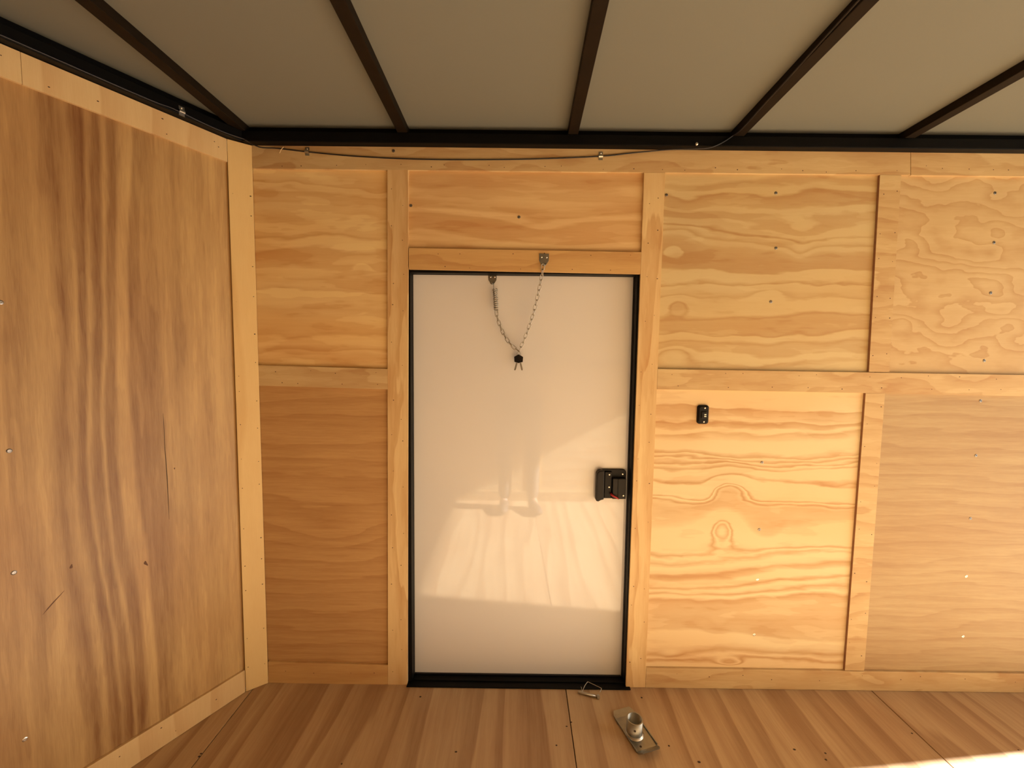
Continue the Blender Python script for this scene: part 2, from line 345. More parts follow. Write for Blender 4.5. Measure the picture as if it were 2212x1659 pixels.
ground_mat = plain('pale_gravel', (0.22, 0.21, 0.18), 0.9, noise=.3, nscale=8)
ply_plain = wood('plain_veneer', X, Z, (0.82,0.57,0.29), (0.64,0.38,0.16), None, (), warp=(0.10,0.03), freq=10.0, seed=5.0)

# ------------------------------------------------------------------ floor
fl = bmesh.new(); prism(fl, [(NX-.02, .08, -.06), (REAR, .08, -.06), (REAR, -WID-.08, -.06), (NX-.02, -WID-.08, -.06), (NX-.62, -WID/2, -.06)], (0, 0, .04))
floor = struct(obj('floor', fl, steel_black), 'bare plywood sheet floor with dark seams between sheets', 'floor')
S0, S1 = -1.003, .2225
def sheet(pts, name='plywood_sheet'):
    b = bmesh.new(); prism(b, [(x, y, -.018) for x, y in pts], (0, 0, .018), .0012); return obj(name, b, wood_f, floor)
g = .0016
yb = -WID-.01
nose_f = [(S0-g, -.02), (S0-g, yb+.03), (NX-.57, -WID/2)]
sheet([(S0-g, .035), (S0-g, yb-.03), (-1.03, yb-.02), (NX-.585, -WID/2), (-1.03, .02)])
sheet([(S0+g, .035), (S1+.0025-g, .035), (S1-.03-g, yb-.03), (S0+g, yb-.03)])
sheet([(S1+.0025+g, .035), (1.4435-g, .035), (1.425-g, yb-.03), (S1-.03+g, yb-.03)])
sheet([(1.4435+g, .035), (2.655-g, .035), (2.645-g, yb-.03), (1.425+g, yb-.03)])
sheet([(2.655+g, .035), (REAR, .035), (REAR, yb-.03), (2.645+g, yb-.03)])

# ------------------------------------------------------------------ side wall with the door
DX0, DX1, DZ = -.392, .4665, 1.624
b = bmesh.new()
box(b, (NX-.03, PAN+.0075, -.05), (DX0-.013, .062, CEIL+.02)); box(b, (DX1+.013, PAN+.0075, -.05), (REAR, .062, CEIL+.02)); box(b, (DX0-.013, PAN+.0075, DZ+.013), (DX1+.013, .062, CEIL+.02))
wall = struct(obj('wall_back', b, outer_mat), 'plywood panelled side wall with battens around the white door', 'wall')
def panel(pts, mat, name='plywood_panel', par=None):
    bb = bmesh.new(); prism(bb, pts, (0, .007, 0)); return obj(name, bb, mat, par or wall)
def rectp(x0, x1, z0, z1): return [(x0, PAN, z0), (x1, PAN, z0), (x1, PAN, z1), (x0, PAN, z1)]
XC = wl_(860, 800).x; XJ = wl_(1412, 800).x; XS = wl_(1895, 800).x
ZT = 2.03; ZM = 1.225
panel(rectp(-.985, XC, ZM+.001, ZT), wood_ul); panel(rectp(-.985, XC, .02, ZM-.001), wood_ll)
panel(rectp(XC+.001, XJ-.001, 1.66, ZT), wood_ab)
panel(rectp(XJ, XS-.001, ZM+.001, ZT), wood_ur); panel(rectp(XJ, XS-.001, .02, ZM-.001), wood_lr)
panel(rectp(XS+.001, 2.66, ZM+.001, ZT), wood_fr); panel(rectp(XS+.001, 2.66, .02, ZM-.001), wood_fl)
panel(rectp(2.662, REAR-.01, .02, ZT), wood_fl)

BEV = .0008
def batten(pts, mat, par=None, ext=(0, PAN, 0), name='batten'):
    bb = bmesh.new(); prism(bb, pts, ext, BEV); return obj(name, bb, mat, par or wall)
def q4(*pp): return [wl_(*p) for p in pp]
def toX(px0, py0, px1, py1, xe):               # carry the line through two measured points on to x = xe
    a, c = wl_(px0, py0), wl_(px1, py1); k = (xe-a.x)/(c.x-a.x); return a + (c-a)*k
XE = REAR-.01
def ply_edges(o):
    o.data.materials.append(edge_brown)
    for p in o.data.polygons:
        if abs(p.normal.x) > .5: p.material_index = 1
    return o
battens = []
battens.append(batten(q4((541.5,314),(1967,328.5),(1967,378),(546,364)), wood_bh))
battens.append(batten([wl_(1968,328.7), toX(1968,328.7,2212,331.5,XE), toX(1968,378.6,2212,381,XE), wl_(1968,378.6)], wood_bh))
battens.append(batten(q4((836.5,366.5),(882,367),(880,1482),(838,1480.5)), wood_bv))
battens.append(batten(q4((1391.5,372.8),(1437,373),(1394,1485),(1352,1485)), wood_bv))
battens.append(batten(q4((1901,377.8),(1947,378.3),(1921,803.6),(1877,803.2)), wood_bh)); ply_edges(battens[-1])
battens.append(batten(q4((1870,849.5),(1912,850),(1867,1449),(1825,1448.6)), wood_bh)); ply_edges(battens[-1])
battens.append(batten(q4((556,788.5),(836.8,797),(837.2,841),(558,833)), wood_bh))
battens.append(batten([wl_(1420.8,797), toX(1423.5,797,2212,810,XE), toX(1421,841,1912,850,XE), wl_(1419.2,841)], wood_bh))
battens.append(batten(q4((883,535.5),(1385.3,544.5),(1383.4,592),(883,581.5)), wood_bo))
battens.append(batten(q4((579,1430),(837.6,1437),(837.8,1480.5),(579.5,1475)), wood_bo))
battens.append(batten([wl_(1396,1443), toX(1396,1443,2212,1455.5,XE), Vector((XE,0,.001)), Vector((wl_(1394.5,1484).x,0,.001))], wood_bh))

# ------------------------------------------------------------------ angled nose walls
NL = (WID/2)/math.cos(NA)
b = bmesh.new(); prism(b, [nose_pt(-.02, -.05, -PAN-.007), nose_pt(NL+.03, -.05, -PAN-.007), nose_pt(NL+.03, CEIL+.02, -PAN-.007), nose_pt(-.02, CEIL+.02, -PAN-.007)], -N_IN*.04)
wleft = struct(obj('wall_left', b, outer_mat), 'angled plywood nose wall with vertical brown grain', 'wall')
def npan(s0, s1, z0, z1): return [nose_pt(s0, z0, -PAN), nose_pt(s1, z0, -PAN), nose_pt(s1, z1, -PAN), nose_pt(s0, z1, -PAN)]
bb = bmesh.new(); prism(bb, npan(.0, NL+.006, .01, 2.03), -N_IN*.007); nose_panel = obj('plywood_panel', bb, wood_np, wleft)
def nbat(s0, s1, z0, z1, mat): 
    return batten([nose_pt(s0, z0), nose_pt(s1, z0), nose_pt(s1, z1), nose_pt(s0, z1)], mat, wleft, -N_IN*PAN)
sL = .0525
battens_n = [nbat(sL, .53, 1.9885, 2.067, wood_nb), nbat(.5305, NL, 1.9885, 2.067, wood_nb), nbat(sL, NL, .001, .0895, wood_nb)]
# batten bridging the bend
pR = [Vector((-.9605, -.0008, .001)), Vector((-.9625, -.0008, 2.0672))]
pL = [nose_pt(.0515, .001, .0008), nose_pt(.0525, 2.067, .0008)]
mid_n = (N_IN + Vector((0, -1, 0))).normalized()
cb = batten([pR[0], pL[0], pL[1], pR[1]], wood_corner, wleft, -mid_n*.009)
# mirror nose wall and opposite side wall, behind the viewer
def mir(v): v = Vector(v); return Vector((v.x, -WID-v.y, v.z))
b = bmesh.new(); prism(b, [mir(nose_pt(-.02, -.05, -PAN-.007)), mir(nose_pt(NL+.03, -.05, -PAN-.007)), mir(nose_pt(NL+.03, CEIL+.02, -PAN-.007)), mir(nose_pt(-.02, CEIL+.02, -PAN-.007))], mir(-N_IN*.04)-mir((0, 0, 0)))
wnose = struct(obj('wall_nose', b, outer_mat), 'second angled nose wall behind the viewer', 'wall')
bb = bmesh.new(); prism(bb, [mir(p) for p in npan(.0, NL+.004, .01, 2.09)], mir(-N_IN*.006)-mir((0, 0, 0))); obj('plywood_panel', bb, wood_np, wnose)
b = bmesh.new(); box(b, (NX-.03, -WID-.062, -.05), (REAR, -WID-.016, CEIL+.02))
wfront = struct(obj('wall_front', b, outer_mat), 'opposite side wall with pale plywood panels behind the viewer', 'wall')
for x0, x1 in ((-.985, .22), (.222, 1.438), (1.44, 2.66), (2.662, REAR-.01)):
    for z0, z1 in ((.01, ZM), (ZM+.002, 2.09)):
        bb = bmesh.new(); box(bb, (x0, -WID-.016, z0), (x1, -WID-.010, z1)); obj('plywood_panel', bb, ply_plain, wfront)
for z0, z1 in ((.001, .088), (1.2, 1.268), (1.9885, 2.067)):
    bb = bmesh.new(); box(bb, (NX, -WID-.0105, z0), (XE, -WID, z1), BEV); obj('batten', bb, wood_bh, wfront)
for xs in (.22, 1.44, 2.66):
    for z0, z1 in ((.089, 1.199), (1.269, 1.988)):
        bb = bmesh.new(); box(bb, (xs-.038, -WID-.0105, z0), (xs+.038, -WID, z1), BEV); obj('batten', bb, wood_bv, wfront)

# ------------------------------------------------------------------ ceiling, roof bows, rails
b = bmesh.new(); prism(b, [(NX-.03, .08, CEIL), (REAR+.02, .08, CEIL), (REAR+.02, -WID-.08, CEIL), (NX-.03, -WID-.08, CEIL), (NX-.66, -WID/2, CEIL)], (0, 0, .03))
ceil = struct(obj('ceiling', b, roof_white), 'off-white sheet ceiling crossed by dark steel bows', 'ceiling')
bows = [(-.985, -.985), (-.405, -.404), (.2065, .187), (.798, .781), (1.407, 1.391), (2.005, 2.0), (2.61, 2.61)]
for i, (xa, xb) in enumerate(bows):
    sl = (xb-xa)/.6; xf = xa+sl*1.999; hw = .018; bb = bmesh.new()
    y0, y1 = .02, -2.02
    if i == 0: y0, y1 = -.004, -1.996
    prism(bb, [(xa-hw, y0, BOW), (xa+hw, y0, BOW), (xf+hw, y1, BOW), (xf-hw, y1, BOW)], (0, 0, CEIL-BOW), .002)
    obj('roof_bow', bb, steel_brown, ceil)
RZ = 2.0683
def rail(name, pts, label):
    bb = bmesh.new(); prism(bb, pts, (0, 0, BOW-.0003-RZ), .003)
    p4 = [Vector(p) for p in pts]                                    # black filler added behind, hides the pale wall core up to the roof sheet
    prism(bb, [p4[0].lerp(p4[3], .52), p4[1].lerp(p4[2], .52), p4[2], p4[3]], (0, 0, CEIL-RZ))
    return struct(obj(name, bb, steel_black), label, 'trim')

rail('trim_1', [(NX, -RF, RZ), (REAR, -RF, RZ), (REAR, .03, RZ), (NX, .03, RZ)], 'black steel rail between the door wall and the ceiling')
rail('trim_2', [nose_pt(-.0, RZ, RF), nose_pt(NL, RZ, RF), nose_pt(NL, RZ, -.03), nose_pt(-.0, RZ, -.03)], 'black steel rail between the angled wall and the ceiling')
rail('trim_3', [mir((NX, -RF, RZ)), mir((REAR, -RF, RZ)), mir((REAR, .03, RZ)), mir((NX, .03, RZ))], 'black steel rail above the opposite wall')
rail('trim_4', [mir(nose_pt(-.0, RZ, RF)), mir(nose_pt(NL, RZ, RF)), mir(nose_pt(NL, RZ, -.03)), mir(nose_pt(-.0, RZ, -.03))], 'black steel rail above the second nose wall')
bb = bmesh.new(); box(bb, (REAR-.05, -WID-.06, HEAD), (REAR+.02, .06, CEIL+.03)); box(bb, (REAR-.05, -.095, -.05), (REAR+.02, .06, HEAD)); box(bb, (REAR-.05, -WID-.06, -.05), (REAR+.02, -WID+.06, HEAD))
struct(obj('trim_5', bb, steel_black), 'black steel frame of the open rear end', 'trim')
# outside: ground and the lowered ramp
bb = bmesh.new(); box(bb, (-14, -16, -.60), (22, 14, -.50)); struct(obj('ground', bb, ground_mat), 'pale gravel ground outside the trailer', 'ground')
bb = bmesh.new(); prism(bb, [(REAR+.03, -WID, -.03), (REAR+2.0, -WID, -.495), (REAR+2.0, 0, -.495), (REAR+.03, 0, -.03)], (0, 0, .03)); struct(obj('door_2', bb, ply_plain), 'plywood ramp lowered outside the rear opening', 'ramp')

# ------------------------------------------------------------------ door
door = struct(empty('door_1', (0, 0, 0)), 'glossy white door in a slim black frame', 'door')
bb = bmesh.new(); box(bb, (DX0+.003, DOORY, .0), (DX1-.0055, DOORY+.03, DZ-.002), .002); dpan = obj('door_panel', bb, white_skin, door)
def fr(name, a, c, bev=.001, mat=steel_black):
    bb = bmesh.new(); box(bb, a, c, bev); return obj(name, bb, mat, door)
fr('frame_jamb', (DX0-.012, .0108, .004), (DX0+.0025, DOORY+.03, DZ)); fr('frame_jamb', (DX1-.0045, .0108, .004), (DX1+.012, DOORY+.03, DZ))
fr('frame_head', (DX0-.012, .0108, DZ-.0035), (DX1+.012, DOORY+.03, DZ+.012))
fr('gasket', (DX1-.0075, DOORY-.008, .004), (DX1-.0045, DOORY+.02, DZ-.004), .002, wire_black)
fr('threshold', (DX0-.014, -.013, .0005), (DX1+.014, DOORY+.002, .0045)); fr('threshold_lip', (DX0+.002, .016, .0045), (DX1-.006, .022, .0085), .001, steel_black)
fr('bottom_seal', (DX0+.003, DOORY-.006, .0045), (DX1-.009, DOORY-.0005, .010), .001, wire_black)

# screw shared mesh: flat head with a drive recess, axis +z
def screw_mesh(rad, hgt):
    bb = bmesh.new(); rings = lathe(bb, [(rad, 0), (rad*.96, hgt*.5), (rad*.62, hgt), (rad*.34, hgt), (rad*.30, hgt*.35)], 14)
    bb.faces.new(rings[-1]); me = bpy.data.meshes.new('screw'); bmesh.ops.recalc_face_normals(bb, faces=bb.faces[:]); bb.to_mesh(me); bb.free(); return me
ME_S = screw_mesh(.0058, .0016); ME_S.materials.append(screw_unlit)
ME_LIT = screw_mesh(.0058, .0016); ME_LIT.materials.append(chrome)  # brighter copy: reflection of the sun patch put into the metal colour
ME_T = screw_mesh(.0034, .0018); ME_T.materials.append(chrome)
def screw(me, loc, nrm, par, rel=True):
    o = bpy.data.objects.new('screw', me); COL.objects.link(o)
    mw = Matrix.Translation(Vector(loc)) @ Vector(nrm).to_track_quat('Z', 'Y').to_matrix().to_4x4()
    o.parent = par; o.matrix_basis = (par.matrix_basis.inverted() @ mw) if rel else mw
    return o
for px, py in [(1121,469),(1676,417),(1676,536),(1665,652),(2149,417),(2147,524),(2140,633),(2126,779),(2118,866),(2108,984),(2096,1120),(1646,999),(1640,1144)]:
    screw(ME_S, wl_(px, py, PAN), (0, -1, 0), wall)
for px, py in [(1636,1252),(1629,1371),(2087,1245),(2080,1375)]: screw(ME_LIT, wl_(px, py, PAN), (0, -1, 0), wall)  # low heads get the lit copy, as if mirroring the sunlit floor
for px, py in [(887.5,444),(1439.5,421.5)]: screw(ME_S, wl_(px, py, PAN), (0, -1, 0), wall)
screw(ME_S, wl_(850, 326), (0, -1, 0), wall)
for px, py in [(20,974),(30,1237),(54,1597),(1,653)]: screw(ME_LIT if py == 1597 else ME_S, ns_(px, py, -PAN), N_IN, wleft)

# nail marks: many tiny dark heads, joined per wall
rnd = random.Random(4)
def nails(name, pts, nrm, par, rad=.0014):
    bb = bmesh.new(); q = Vector(nrm).to_track_quat('Z', 'Y').to_matrix().to_4x4()
    for p in pts:
        rr = rad*rnd.uniform(.75, 1.3); M = Matrix.Translation(Vector(p)) @ q
        rs = lathe(bb, [(rr*1.3, -.0005), (rr, .0002)], 6, M @ Matrix.Scale(rnd.uniform(1, 1.6), 4, (1, 0, 0))); bb.faces.new(rs[-1])
    o = obj(name, bb, hole_dark, par); o['kind'] = 'stuff'; return o
pts = []
def along(a, c, n, wob=1.5):
    for i in range(n):
        k = (i+rnd.uniform(.2, .8))/n; pts.append(wl_(a[0]+(c[0]-a[0])*k+rnd.uniform(-wob, wob), a[1]+(c[1]-a[1])*k+rnd.uniform(-wob, wob)))
along((848,380),(848,1470),13,3); along((870,380),(868,1470),12,4); along((1402,380),(1362,1470),12,4); along((1425,380),(1385,1470),12,3)
along((560,355),(1960,371),22,4); along((1975,360),(2212,366),5,3); along((1910,390),(1884,795),6,2); along((1938,390),(1914,795),6,2); along((1878,860),(1832,1440),7,2); along((1903,860),(1860,1440),7,2)
along((565,800),(830,806),4,3); along((565,826),(830,833),4,3); along((1430,806),(2212,817),10,3); along((1430,832),(2212,845),9,3); along((890,545),(1380,552),6,3); along((890,574),(1380,584),5,3)
along((590,1448),(830,1454),4,5); along((1400,1460),(2212,1470),10,6)
nails('nail_heads', pts, (0, -1, 0), wall)
pts2 = []
for i in range(15):
    z = .12+i*.127+rnd.uniform(-.03, .03)
    for k in (.13, .87): pts2.append((pR[0]*k+pL[0]*(1-k))*1 + Vector((0, 0, z+rnd.uniform(-.03, .03))))
nails('nail_heads', pts2, mid_n, wleft)
pts3 = [nose_pt(rnd.uniform(.06, .7), rnd.choice((rnd.uniform(2.0, 2.055), rnd.uniform(.02, .075)))) for _ in range(16)]
nails('nail_heads', pts3, N_IN, wleft)
fpts = [fl_(*p) for p in [(1386,1507),(1445,1611),(1224,1569),(1234,1560),(1510,1646),(1716,1619),(1783,1627),(1784,1641),(738,1650),(985,1624),(908,1505),(2200,1620),(1970,1584),(434,1628),(430,1634),(1202,1610)]]
nails('floor_nail_heads', fpts, (0, 0, 1), floor, .0030)
# crack and knots in the nose veneer
bb = bmesh.new()
cr = [(352.5,893),(354,920),(356.5,970),(361,1030),(363.5,1080),(365.5,1122)]; wd = [.0002, .0005, .0007, .0010, .0007, .0002]
L_ = [ns_(x, y, -PAN+.0004) - N_DIR*w for (x, y), w in zip(cr, wd)]; R_ = [ns_(x, y, -PAN+.0004) + N_DIR*w for (x, y), w in zip(cr, wd)]
prism(bb, L_+list(reversed(R_)), -N_IN*.002); obj('veneer_crack', bb, hole_dark, wleft)
def knot(px, py, a, c, rot):
    bb = bmesh.new(); e = []
    for k in range(12):
        t = 2*math.pi*k/12; rr = 1+.25*math.sin(3*t+px); u_, v_ = a*math.cos(t)*rr, c*math.sin(t)*rr
        e.append(ns_(px, py, -PAN+.0003) + N_DIR*(u_*math.cos(rot)-v_*math.sin(rot)) + Vector((0, 0, u_*math.sin(rot)+v_*math.cos(rot))))
    prism(bb, e, -N_IN*.002); obj('knot', bb, knot_mat, wleft)
knot_mat = plain('dark_knot', (.13, .055, .02), .7, noise=.4, nscale=200)
knot(315,1217,.0035,.009,-.4); knot(154,1224,.003,.006,.2); knot(377,1012,.0018,.003,0); knot(115,1302,.0015,.03,.75)

# ------------------------------------------------------------------ door latch
lt = empty('latch', (.393, DOORY, .812)); lt.parent = door
def lbox(name, a, c, bev, mat, par):
    bb = bmesh.new(); box(bb, a, c, bev); return obj(name, bb, mat, par)
bb = bmesh.new(); prism(bb, [(x, 0, z) for x, z in rrect(.106, .118, .014)], (0, -.008, 0), .0015)
bmesh.ops.translate(bb, verts=bb.verts, vec=(.0075, 0, 0)); obj('mounting_plate', bb, black_plastic, lt)
bb = bmesh.new()
prof = [(-.061, -.060), (-.058, -.065), (-.050, -.0655), (-.042, -.060), (-.030, -.057), (-.030, .057), (-.040, .059), (-.052, .056), (-.060, .046)]
prism(bb, [(x, -.004, z) for x, z in prof], (0, -.026, 0), .004); obj('pull_grip', bb, black_plastic2, lt)
lbox('housing', (.004, -.026, -.056), (.057, -.006, .026), .003, black_plastic2, lt)
lbox('housing_rib', (.024, -.0285, -.052), (.028, -.025, .024), .0008, black_plastic, lt)
lbox('latch_block', (-.026, -.016, -.056), (.003, -.006, .05), .003, black_plastic, lt)
for lx, ly, lz in ((-.008, -.0165, .039), (.046, -.0085, .0395), (-.008, -.0165, -.011), (.0465, -.0265, -.041)):
    s_ = screw(ME_T, (0, 0, 0), (0, -1, 0), lt); s_.matrix_basis = Matrix.Translation((lx, ly, lz)) @ Vector((0, -1, 0)).to_track_quat('Z', 'Y').to_matrix().to_4x4() @ Matrix.Scale(1.15, 4)
bb = bmesh.new(); sweep(bb, [(-.001, -.018, -.036), (-.001, -.027, -.037), (.004, -.031, -.040), (.016, -.033, -.046), (.027, -.033, -.053)], [.0045, .0045, .0045, .0038, .002], 8); obj('lock_lever', bb, red_plastic, lt, True)

# ------------------------------------------------------------------ light switch
sw = tag(empty('light_switch', (.7265, PAN, 1.0985)), 'small black rocker switch screwed to the pale plywood panel', 'switch')
bb = bmesh.new()
o_ = rrect(.043, .072, .010); i_ = rrect(.032, .060, .008)
va = [bb.verts.new((x, 0, z)) for x, z in o_]; vb = [bb.verts.new((x, -.006, z)) for x, z in o_]; vc = [bb.verts.new((x, -.012, z)) for x, z in i_]
for A, B_ in ((va, vb), (vb, vc)):
    for k in range(len(A)): bb.faces.new((A[k], B_[k], B_[(k+1) % len(A)], A[(k+1) % len(A)]))
bb.faces.new(va); bb.faces.new(vc); obj('cover_plate', bb, black_plastic, sw)
bb = bmesh.new(); box(bb, (-.010, -.0165, -.014), (.010, -.0115, .012), .0025); obj('rocker', bb, black_plastic2, sw)
for z in (.0015, -.0055):
    bb = bmesh.new(); box(bb, (.000, -.0172, z-.0017), (.008, -.0160, z+.0017), .0005); obj('rocker_mark', bb, chrome, sw)
for x, z in ((.004, .0255), (.002, -.0270)):
    s_ = screw(ME_T, (0, 0, 0), (0, -1, 0), sw); s_.matrix_basis = Matrix.Translation((x, -.0115, z)) @ Vector((0, -1, 0)).to_track_quat('Z', 'Y').to_matrix().to_4x4()

# ------------------------------------------------------------------ safety chain with spring
chn = tag(empty('door_chain', (.02, 0, 1.34)), 'zinc safety chain with coil spring sagging across top of white door', 'chain')
C0 = Vector(chn.location)
def loc(p): return Vector(p)-C0
def bracket(center, w, h, yb_, tilt, lip):
    """bent steel tab: screw plate narrowing to a lip with an eye"""
    cx, cz = center
    pr = [(-w/2, h*.5), (w/2, h*.5), (w/2, -h*.15), (w*.26, -h*.5), (-w*.26, -h*.5), (-w/2, -h*.15)]
    bb = bmesh.new(); prism(bb, [(x, 0, z) for x, z in pr], (0, -.0022, 0), .0006)
    sweep(bb, [(-w*.2, -.002, -h*.42), (-w*.2, -lip, -h*.56), (0, -lip*1.3, -h*.62), (w*.2, -lip, -h*.56), (w*.2, -.002, -h*.42)], .0020, 6)
    o = obj('bracket', bb, zinc_dull, chn); o.matrix_basis = Matrix.Translation(loc((cx, yb_, cz))) @ Matrix.Rotation(tilt, 4, 'Y')
    for sx in (-.26, .26):
        s_ = bpy.data.objects.new('screw', ME_T); COL.objects.link(s_); s_.parent = o
        s_.matrix_basis = Matrix.Translation((sx*w, -.0022, h*.18)) @ Vector((0, -1, 0)).to_track_quat('Z', 'Y').to_matrix().to_4x4()
    return o
bR = wl_(1175, 560, 0); bLp = wl_(1064, 602, DOORY)
bracket((bR.x, bR.z), .036, .040, 0.0, R(2), .009); bracket((bLp.x, bLp.z), .031, .036, DOORY, 0, .008)
# links
def link_mesh(length, wdt, rad):
    bb = bmesh.new(); p = []; r_ = wdt/2; h = length/2-r_
    for k in range(7): a = math.pi*k/6; p.append((r_*math.cos(a), 0, h+r_*math.sin(a)))
    for k in range(7): a = math.pi+math.pi*k/6; p.append((r_*math.cos(a), 0, -h+r_*math.sin(a)))
    sweep(bb, p, rad, 6, True); me = bpy.data.meshes.new('chain_link'); bmesh.ops.recalc_face_normals(bb, faces=bb.faces[:]); bb.to_mesh(me); bb.free()
    me.materials.append(zinc)
    for pl in me.polygons: pl.use_smooth = True
    return me
PITCHL = .0190
ME_L = link_mesh(PITCHL+.0046, .0108, .0015)
zc = lambda a, c, y: wl_(1000+a/5.72, 530+c/5.72, y)
def run_links(path):
    seg = [0.0]
    for i in range(len(path)-1): seg.append(seg[-1]+(path[i+1]-path[i]).length)
    n = max(2, round(seg[-1]/PITCHL)); pt = []
    for k in range(n+1):
        d = seg[-1]*k/n; i = max(j for j in range(len(seg)) if seg[j] <= d+1e-9); i = min(i, len(path)-2)
        pt.append(path[i].lerp(path[i+1], (d-seg[i])/(seg[i+1]-seg[i])))
    for k in range(n):
        a, c = pt[k], pt[k+1]; t = (c-a).normalized(); mid = (a+c)/2
        side = Vector((1, 0, 0)) if k % 2 == 0 else Vector((.35, -1, 0))
        yv = t.cross(side).normalized(); xv = yv.cross(t).normalized()
        M = Matrix((xv, yv, t)).transposed().to_4x4()
        o = bpy.data.objects.new('chain_link', ME_L); COL.objects.link(o); o.parent = chn; o.matrix_basis = Matrix.Translation(loc(mid)) @ M
bot = zc(700, 1312, .036)
run_links([zc(*p) for p in [(990,236,-.012),(980,350,-.004),(955,480,.002),(930,600,.008),(900,740,.014),(865,870,.019),(825,990,.023),(790,1090,.027),(750,1190,.031),(715,1262,.034)]]+[bot])
run_links([zc(*p) for p in [(412,815,.036),(420,880,.036),(445,960,.037),(475,1040,.038),(515,1120,.038),(565,1195,.038),(620,1255,.037),(670,1295,.037)]]+[bot])
st_, sb_ = zc(396, 545, .036), zc(411, 800, .036)
ax = (sb_-st_); ln = ax.length; axn = ax.normalized(); e1 = axn.cross(Vector((0, 1, 0))).normalized(); e2 = axn.cross(e1)
bb = bmesh.new(); turns = 10; hp = []
for k in range(turns*14+1):
    a = 2*math.pi*k/14; hp.append(loc(st_ + ax*(k/(turns*14)) + (e1*math.cos(a)+e2*math.sin(a))*.0088))
sweep(bb, hp, .0016, 6); obj('spring', bb, zinc, chn, True)
bb = bmesh.new()
top_hook = zc(378, 468, .040)
sweep(bb, [loc(p) for p in (top_hook, zc(380, 530, .037), zc(388, 600, .033), zc(402, 780, .033), sb_ + e1*.006, sb_ - e1*.006, zc(392, 700, .039), zc(380, 560, .039), zc(380, 530, .038))], .0011, 6); obj('draw_bar', bb, zinc_dull, chn, True)
bb = bmesh.new()
sweep(bb, [loc(p) for p in (sb_ + axn*.010 + e1*.003, sb_+e1*.0045, st_+e1*.0045-axn*.004, st_+e1*.009-axn*.001, st_+e1*.010+axn*.006)], .0010, 6)
sweep(bb, [loc(p) for p in (sb_ + axn*.010 - e1*.003, sb_-e1*.0045, st_-e1*.0045-axn*.004, st_-e1*.009-axn*.001, st_-e1*.010+axn*.006)], .0010, 6); obj('draw_bar', bb, zinc_dull, chn, True)
# ------------------------------------------------------------------ keys
kc = wl_(1120.5, 764, .034)
kr = tag(empty('key_ring', kc), 'thin metal ring hanging from lowest chain link on door', 'key ring')
bb = bmesh.new(); sweep(bb, [(.007*math.cos(2*math.pi*k/16), .002*math.sin(2*math.pi*k/16), .007*math.sin(2*math.pi*k/16)) for k in range(16)], .0008, 6, True); obj('ring', bb, zinc, kr, True)
def key(rot, dy, label):
    k_ = tag(empty('key', kc + Vector((0, dy, -.0055))), label, 'key', 'keys hanging from the chain'); k_.rotation_euler = (0, rot, 0); k_.scale = (1.12, 1, 1.05)
    bb = bmesh.new(); prism(bb, [(-.002, 0, .002), (.002, 0, .002), (.0135, 0, -.010), (.0085, 0, -.028), (-.0085, 0, -.028), (-.0135, 0, -.010)], (0, .003, 0), .0008); obj('key_head', bb, black_plastic, k_)
    bb = bmesh.new(); bl = [(-.0032, -.029), (.0032, -.029), (.0032, -.054), (.0012, -.058), (-.0018, -.057)]
    z = -.054
    while z < -.032: bl += [(-.0032, z), (-.0018, z+.002)]; z += .005
    prism(bb, [(x, .001, z) for x, z in bl], (0, .0012, 0)); obj('key_blade', bb, zinc_dull, k_)
    return k_
key(R(14), -.004, 'black-headed key whose blade points lower left under the chain')
key(R(-13), .001, 'black-headed key whose blade points lower right under the chain')

# ------------------------------------------------------------------ wiring
WY = -.0035
wp = [(Vector((-.965, -.036, RZ+.003))), wl_(560,317.5,-.020), wl_(600,320.5,WY), wl_(664,328,WY), wl_(760,337,WY), wl_(880,343.2,WY), wl_(1000,345,WY), wl_(1150,343.5,WY), wl_(1297,337.5,WY), wl_(1360,331,WY), wl_(1440,323.5,WY-.010),
      wl_(1500,321.5,-RF-.002), wl_(1530,319.5,-RF-.0035), wl_(1550,313,-RF-.0035), wl_(1567,304,-RF-.0035), wl_(1583,293,-RF-.004)]
bend = fl_(1592, 286, BOW-.003)
wp += [Vector((.776, -.06, BOW-.003))] + [Vector((.777-.03*k*.9, -.10-.5*k*1.0, BOW-.0035+.001*math.sin(9*k))) for k in (0, .25, .5, .75, 1, 1.5, 2, 2.6, 3.2)]
def smooth_path(p, n=5):
    out = []
    for i in range(len(p)-1):
        a, b_, c, d = p[max(i-1, 0)], p[i], p[i+1], p[min(i+2, len(p)-1)]
        for k in range(n):
            t = k/n; out.append(.5*((2*b_)+(c-a)*t+(2*a-5*b_+4*c-d)*t*t+(3*b_-a-3*c+d)*t**3))
    return out+[p[-1]]
bb = bmesh.new(); sweep(bb, smooth_path([Vector(p) for p in wp]), .0021, 6); tag(obj('electrical_wire', bb, wire_black, None, True), 'thin black wire sagging along the top plywood batten and up a roof bow', 'wire')
bb = bmesh.new()
nwp = [Vector((-.965, -.036, RZ+.003)), nose_pt(.07, RZ+.003, RF+.0025), nose_pt(.14, RZ+.003, RF+.0025), nose_pt(.22, RZ+.007, RF+.0025), nose_pt(.3, RZ+.003, RF+.0025), nose_pt(.6, RZ+.004, RF+.0025), nose_pt(1.0, RZ+.003, RF+.0025)]
sweep(bb, smooth_path(nwp), .0021, 6); tag(obj('electrical_wire', bb, wire_black, None, True), 'black wire running along the rail above the angled wall', 'wire')
